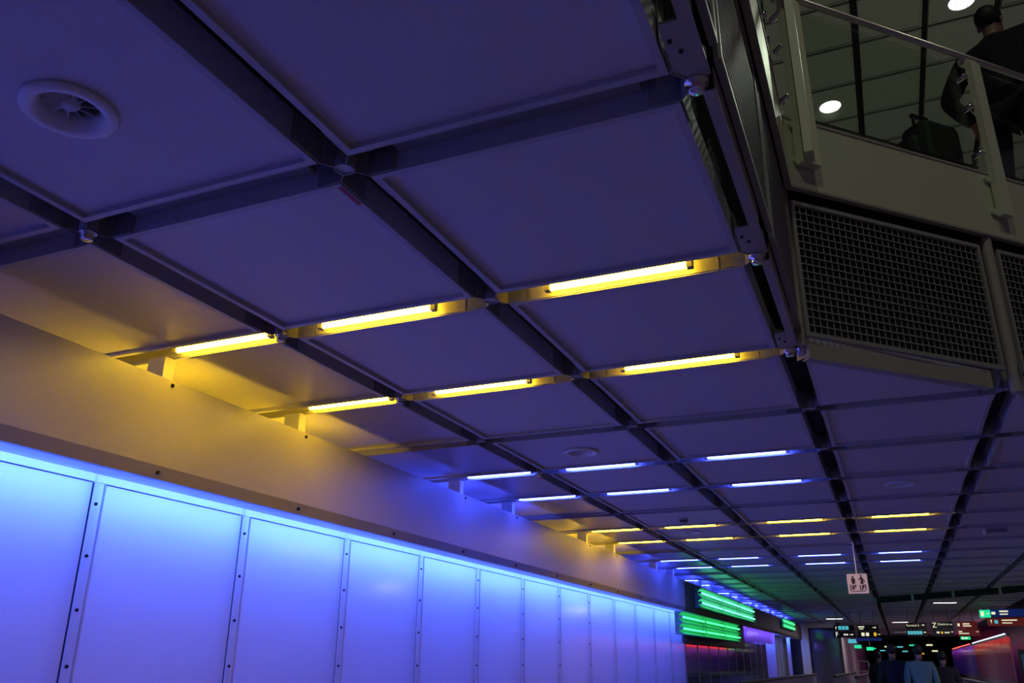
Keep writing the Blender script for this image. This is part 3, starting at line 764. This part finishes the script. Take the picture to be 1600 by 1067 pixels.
for i in range(5):
    b=MB(); b.box(-.04,i*1.2+.01,0,0,i*1.2+1.19,.47); b.f=[f for q,f in enumerate(b.f) if q!=5]; b.build('pane',M['violet'],o)
area('violet_lamp',(-2.33,25.4,2.25),6,.25,30,(.24,.11,1.),rot=(PI/2,0,-PI/2))

# ------------------------------------------------------------------ far end of the concourse
o=thing('doorway_portal','pale doorway frame at the far end of the left wall','door frame',(-2.0,35.3,0))
b=MB(); b.box(0,0,0,.30,.2,2.94); b.build('jamb',M['portal'],o); b=MB(); b.box(.30,0,2.74,1.35,.2,2.94); b.build('lintel',M['portal'],o)
b=MB(); b.box(.30,1.2,0,1.35,1.3,2.94); b.build('dark_door',M['glassdark'],o)
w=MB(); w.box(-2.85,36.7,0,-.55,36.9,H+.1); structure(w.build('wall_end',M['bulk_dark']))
w=MB()
for i in range(36):
    y=38+i*1.2; w.box(-.9,y,0,-.62,y+1.1,2.6)
w.box(-.95,37.0,0,-.80,82,H+.15); w.box(-.70,42,.0,-.45,82,.75)
structure(w.build('wall_far',M['rib']))
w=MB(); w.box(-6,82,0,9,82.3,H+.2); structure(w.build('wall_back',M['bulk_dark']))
# right side luminous wall, red then violet
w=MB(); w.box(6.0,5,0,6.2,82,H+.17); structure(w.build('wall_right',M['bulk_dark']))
for j in range(14):
    y=30+j*2.4
    o=thing('red_wall_bay' if j<6 else 'violet_wall_bay',f'backlit {"red" if j<6 else "violet"} wall panel far off on the right side, {ORD[j]} along the wall','wall panel',(4.75,y,0),group='lit panels on the right wall')
    b=MB(); b.box(0,.02,.9,.04,2.36,2.22); b.f=[f for q,f in enumerate(b.f) if q!=3]; b.build('pane',M['redface'],o)
    b=MB(); b.box(-.02,0,.0,.06,2.4,.9); b.build('base_panel',M['balu'],o)
    b=MB(); b.box(-.02,0,2.24,.06,2.4,2.32); b.build('head_rail',M['mull_metal'],o)
    area('red_lamp',(4.95,y+1.2,2.15),2.2,.06,5,(1.,.05,.03) if j<6 else (.45,.05,.9),rot=(PI/2,0,PI/2))
    area('red_wash',(5.2,y+1.2,1.3),2.2,.8,2,(.5,.05,.35) if j<6 else (.12,.06,1.),rot=(PI/2,0,PI/2))
for j,(y0,y1,z,m_,lb) in enumerate(((31,45,2.40,'t_w','pale blue light line above the red wall'),(47,62,2.42,'t_r','red light line further along the right wall'))):
    b=MB(); b.tube((4.77,y0,2.345),(4.77,y1,2.345),.025,10); tag(b.build('light_line',M[m_]),lb,'light','light lines on the right wall')
# small far lights of shops at the end
fl_=[(1.05,60,2.35,'sign_lit'),(1.5,62,2.42,'sign_cyan'),(2.2,58,2.45,'sign_green'),(2.6,66,2.30,'sign_lit'),(3.2,60,2.5,'sign_lit'),(.3,70,2.3,'sign_cyan'),(2.9,70,2.1,'sign_yellow'),(1.8,66,2.2,'sign_cyan'),(3.6,64,2.2,'sign_lit'),(.7,66,2.5,'sign_lit'),(-.2,64,2.35,'sign_green')]
for j,(x,y,z,m_) in enumerate(fl_):
    o=thing('hanging_shop_sign','small lit shop sign far away at the end of the concourse','sign',(x,y,z),group='tiny lit shop signs at the far end')
    b=MB(); b.box(0,0,0,.36,.1,.09); b.build('lit_face',M[m_],o)
    b=MB(); b.box(.17,.04,.09,.19,.06,H+.018-z); b.build('drop_rod',M['channel'],o)
for j,(x,y,z) in enumerate(((-.05,36,1.98),(.33,38,1.93),(.02,30,2.05))):
    o=thing('exit_sign',['small green lit sign by the ribbed far wall','second green lit sign along the ribbed far wall','small pale green lit sign under the F sign'][j],'sign',(x,y,z))
    b=MB(); b.box(0,0,0,.26,.05,.13); b.build('lit_face',M['sign_green' if j<2 else 'sign_cyan'],o)
    b=MB(); b.box(.12,.015,.13,.14,.035,H+.018-z); b.build('drop_rod',M['channel'],o)
# slatted dark beam of the further void, with light posts
o=thing('ceiling_beam','dark slanted beam under the ceiling with pale posts, beyond the walkway sign','beam',(1.16,21.6,H))
d=Vector((3.05,-3.0,0)).normalized(); nn=Vector((-d.y,d.x,0))
b=MB(); b.obox((0,0,-.13),d,nn,(0,0,1),6.4,.12,.127); b.build('board',M['dark'],o)
for q in (0,1.15,2.3,3.5,4.7):
    b=MB(); b.obox(d*q-nn*.02+Vector((0,0,-.15)),d,nn,(0,0,1),.06,.02,.147); b.build('post',M['portal'],o)
# moving walkway balustrades
def balustrade(x,y0,y1,label,h=1.08):
    o=thing('walkway_balustrade',label,'balustrade',(x,y0,0),group='moving walkway balustrades')
    b=MB(); b.box(-.02,0,.05,.02,y1-y0,h-.06); b.build('side_panel',M['balu'],o)
    b=MB(); b.box(-.045,-.05,h-.07,.045,y1-y0+.05,h); b.build('handrail',M['rubber'],o,bevel=.02)
    b=MB(); b.box(-.12,0,0,.12,y1-y0,.12); b.build('skirt',M['mull_metal'],o)
balustrade(-1.35,16,32.5,'moving walkway balustrade along the far glass wall')
balustrade(.30,26,40,'moving walkway balustrade left of the black coat')
balustrade(-.35,27,41,'low walkway balustrade by the ribbed wall')
balustrade(3.0,17,32,'walkway balustrade past the people on the right')
o=thing('guard_rail','thin steel loop rail by the ribbed wall','rail',(-.25,42.5,0))
b=MB(); b.tube((0,0,0),(0,0,1.55),.03,8); b.tube((0,0,1.55),(.45,0,1.5),.03,8); b.tube((.45,0,1.5),(.45,0,0),.03,8); b.tube((0,0,1.1),(.45,0,1.1),.02,8); b.build('loop',M['rail'],o)
o=thing('round_column','tall pale column beyond the blue sign','column',(4.55,22.0,0))
b=MB(); b.lathe([(.13,0),(.13,.06),(.10,.08),(.10,H-.10),(.13,H-.07),(.13,H-.002)],n=20); b.build('shaft',M['portal'],o,smooth=True)
o=thing('poster_stand','blue poster on a dark stand beside the tall pale column','poster',(4.15,22.4,0))
b=MB(); b.box(-.02,0,0,.45,.05,1.75); b.build('board',M['black'],o); b=MB(); b.box(.03,-.004,1.15,.38,-.001,1.65); b.build('poster',M['orange'],o)
# small ceiling lamps far right
for j,(x,y) in enumerate(((3.95,19.2),(4.05,14.9),(2.85,24.5),(-.5,33.0),(.6,39.0),(1.75,36.6),(1.75,48.0))):
    o=thing('recessed_lamp',f'short white recessed ceiling lamp, {["right behind the slanted beam","before the slanted beam","past the slanted beam","added to light the pale doorway","above the ribbed wall","over the Terminal 2 sign","far down the concourse"][j]}','light',(x,y,H+REC-.004))  # the lamp by the doorway is added to brighten the portal
    b=MB(); b.box(-.28,-.05,-.006,.28,.05,.0); b.build('lens',M['lamp'],o); area('recessed_beam',(x,y,H-.02),.5,.1,26,(1,.93,.95),rot=(0,0,0)); b=MB(); b.box(-.31,-.08,-.002,.31,.08,.001); b.build('rim',M['plain'],o)

# ------------------------------------------------------------------ light of the hall
wd=bpy.data.worlds.new('world'); sc.world=wd; wd.use_nodes=True
wd.node_tree.nodes['Background'].inputs[0].default_value=(.85,.50,1.,1); wd.node_tree.nodes['Background'].inputs[1].default_value=.032

# ------------------------------------------------------------------ camera
yaw,pitch,roll=map(math.radians,(-23.35268938,20.74309514,.42469669)); yaw=yaw
cyw,syw,cp,sp,cr,sr=math.cos(yaw),math.sin(yaw),math.cos(pitch),math.sin(pitch),math.cos(roll),math.sin(roll)
f=Vector((syw*cp,cyw*cp,sp)); r=Vector((cyw,-syw,0)); u=r.cross(f)
r2=r*cr+u*sr; u2=-r*sr+u*cr
cam=bpy.data.cameras.new('camera'); co=bpy.data.objects.new('camera',cam); col.objects.link(co)
cam.sensor_width=36; cam.lens=36*1319.84/1600; cam.clip_start=.05; cam.clip_end=300
m=Matrix.Identity(4)
for i in range(3): m[i][0]=r2[i]; m[i][1]=u2[i]; m[i][2]=-f[i]
m.translation=(1.5025,-2.0390,1.40)
co.matrix_world=m
sc.camera=co
vs=sc.view_settings; vs.view_transform='Standard'; vs.look='None'; vs.gamma=1; vs.use_curve_mapping=False; vs.exposure=0
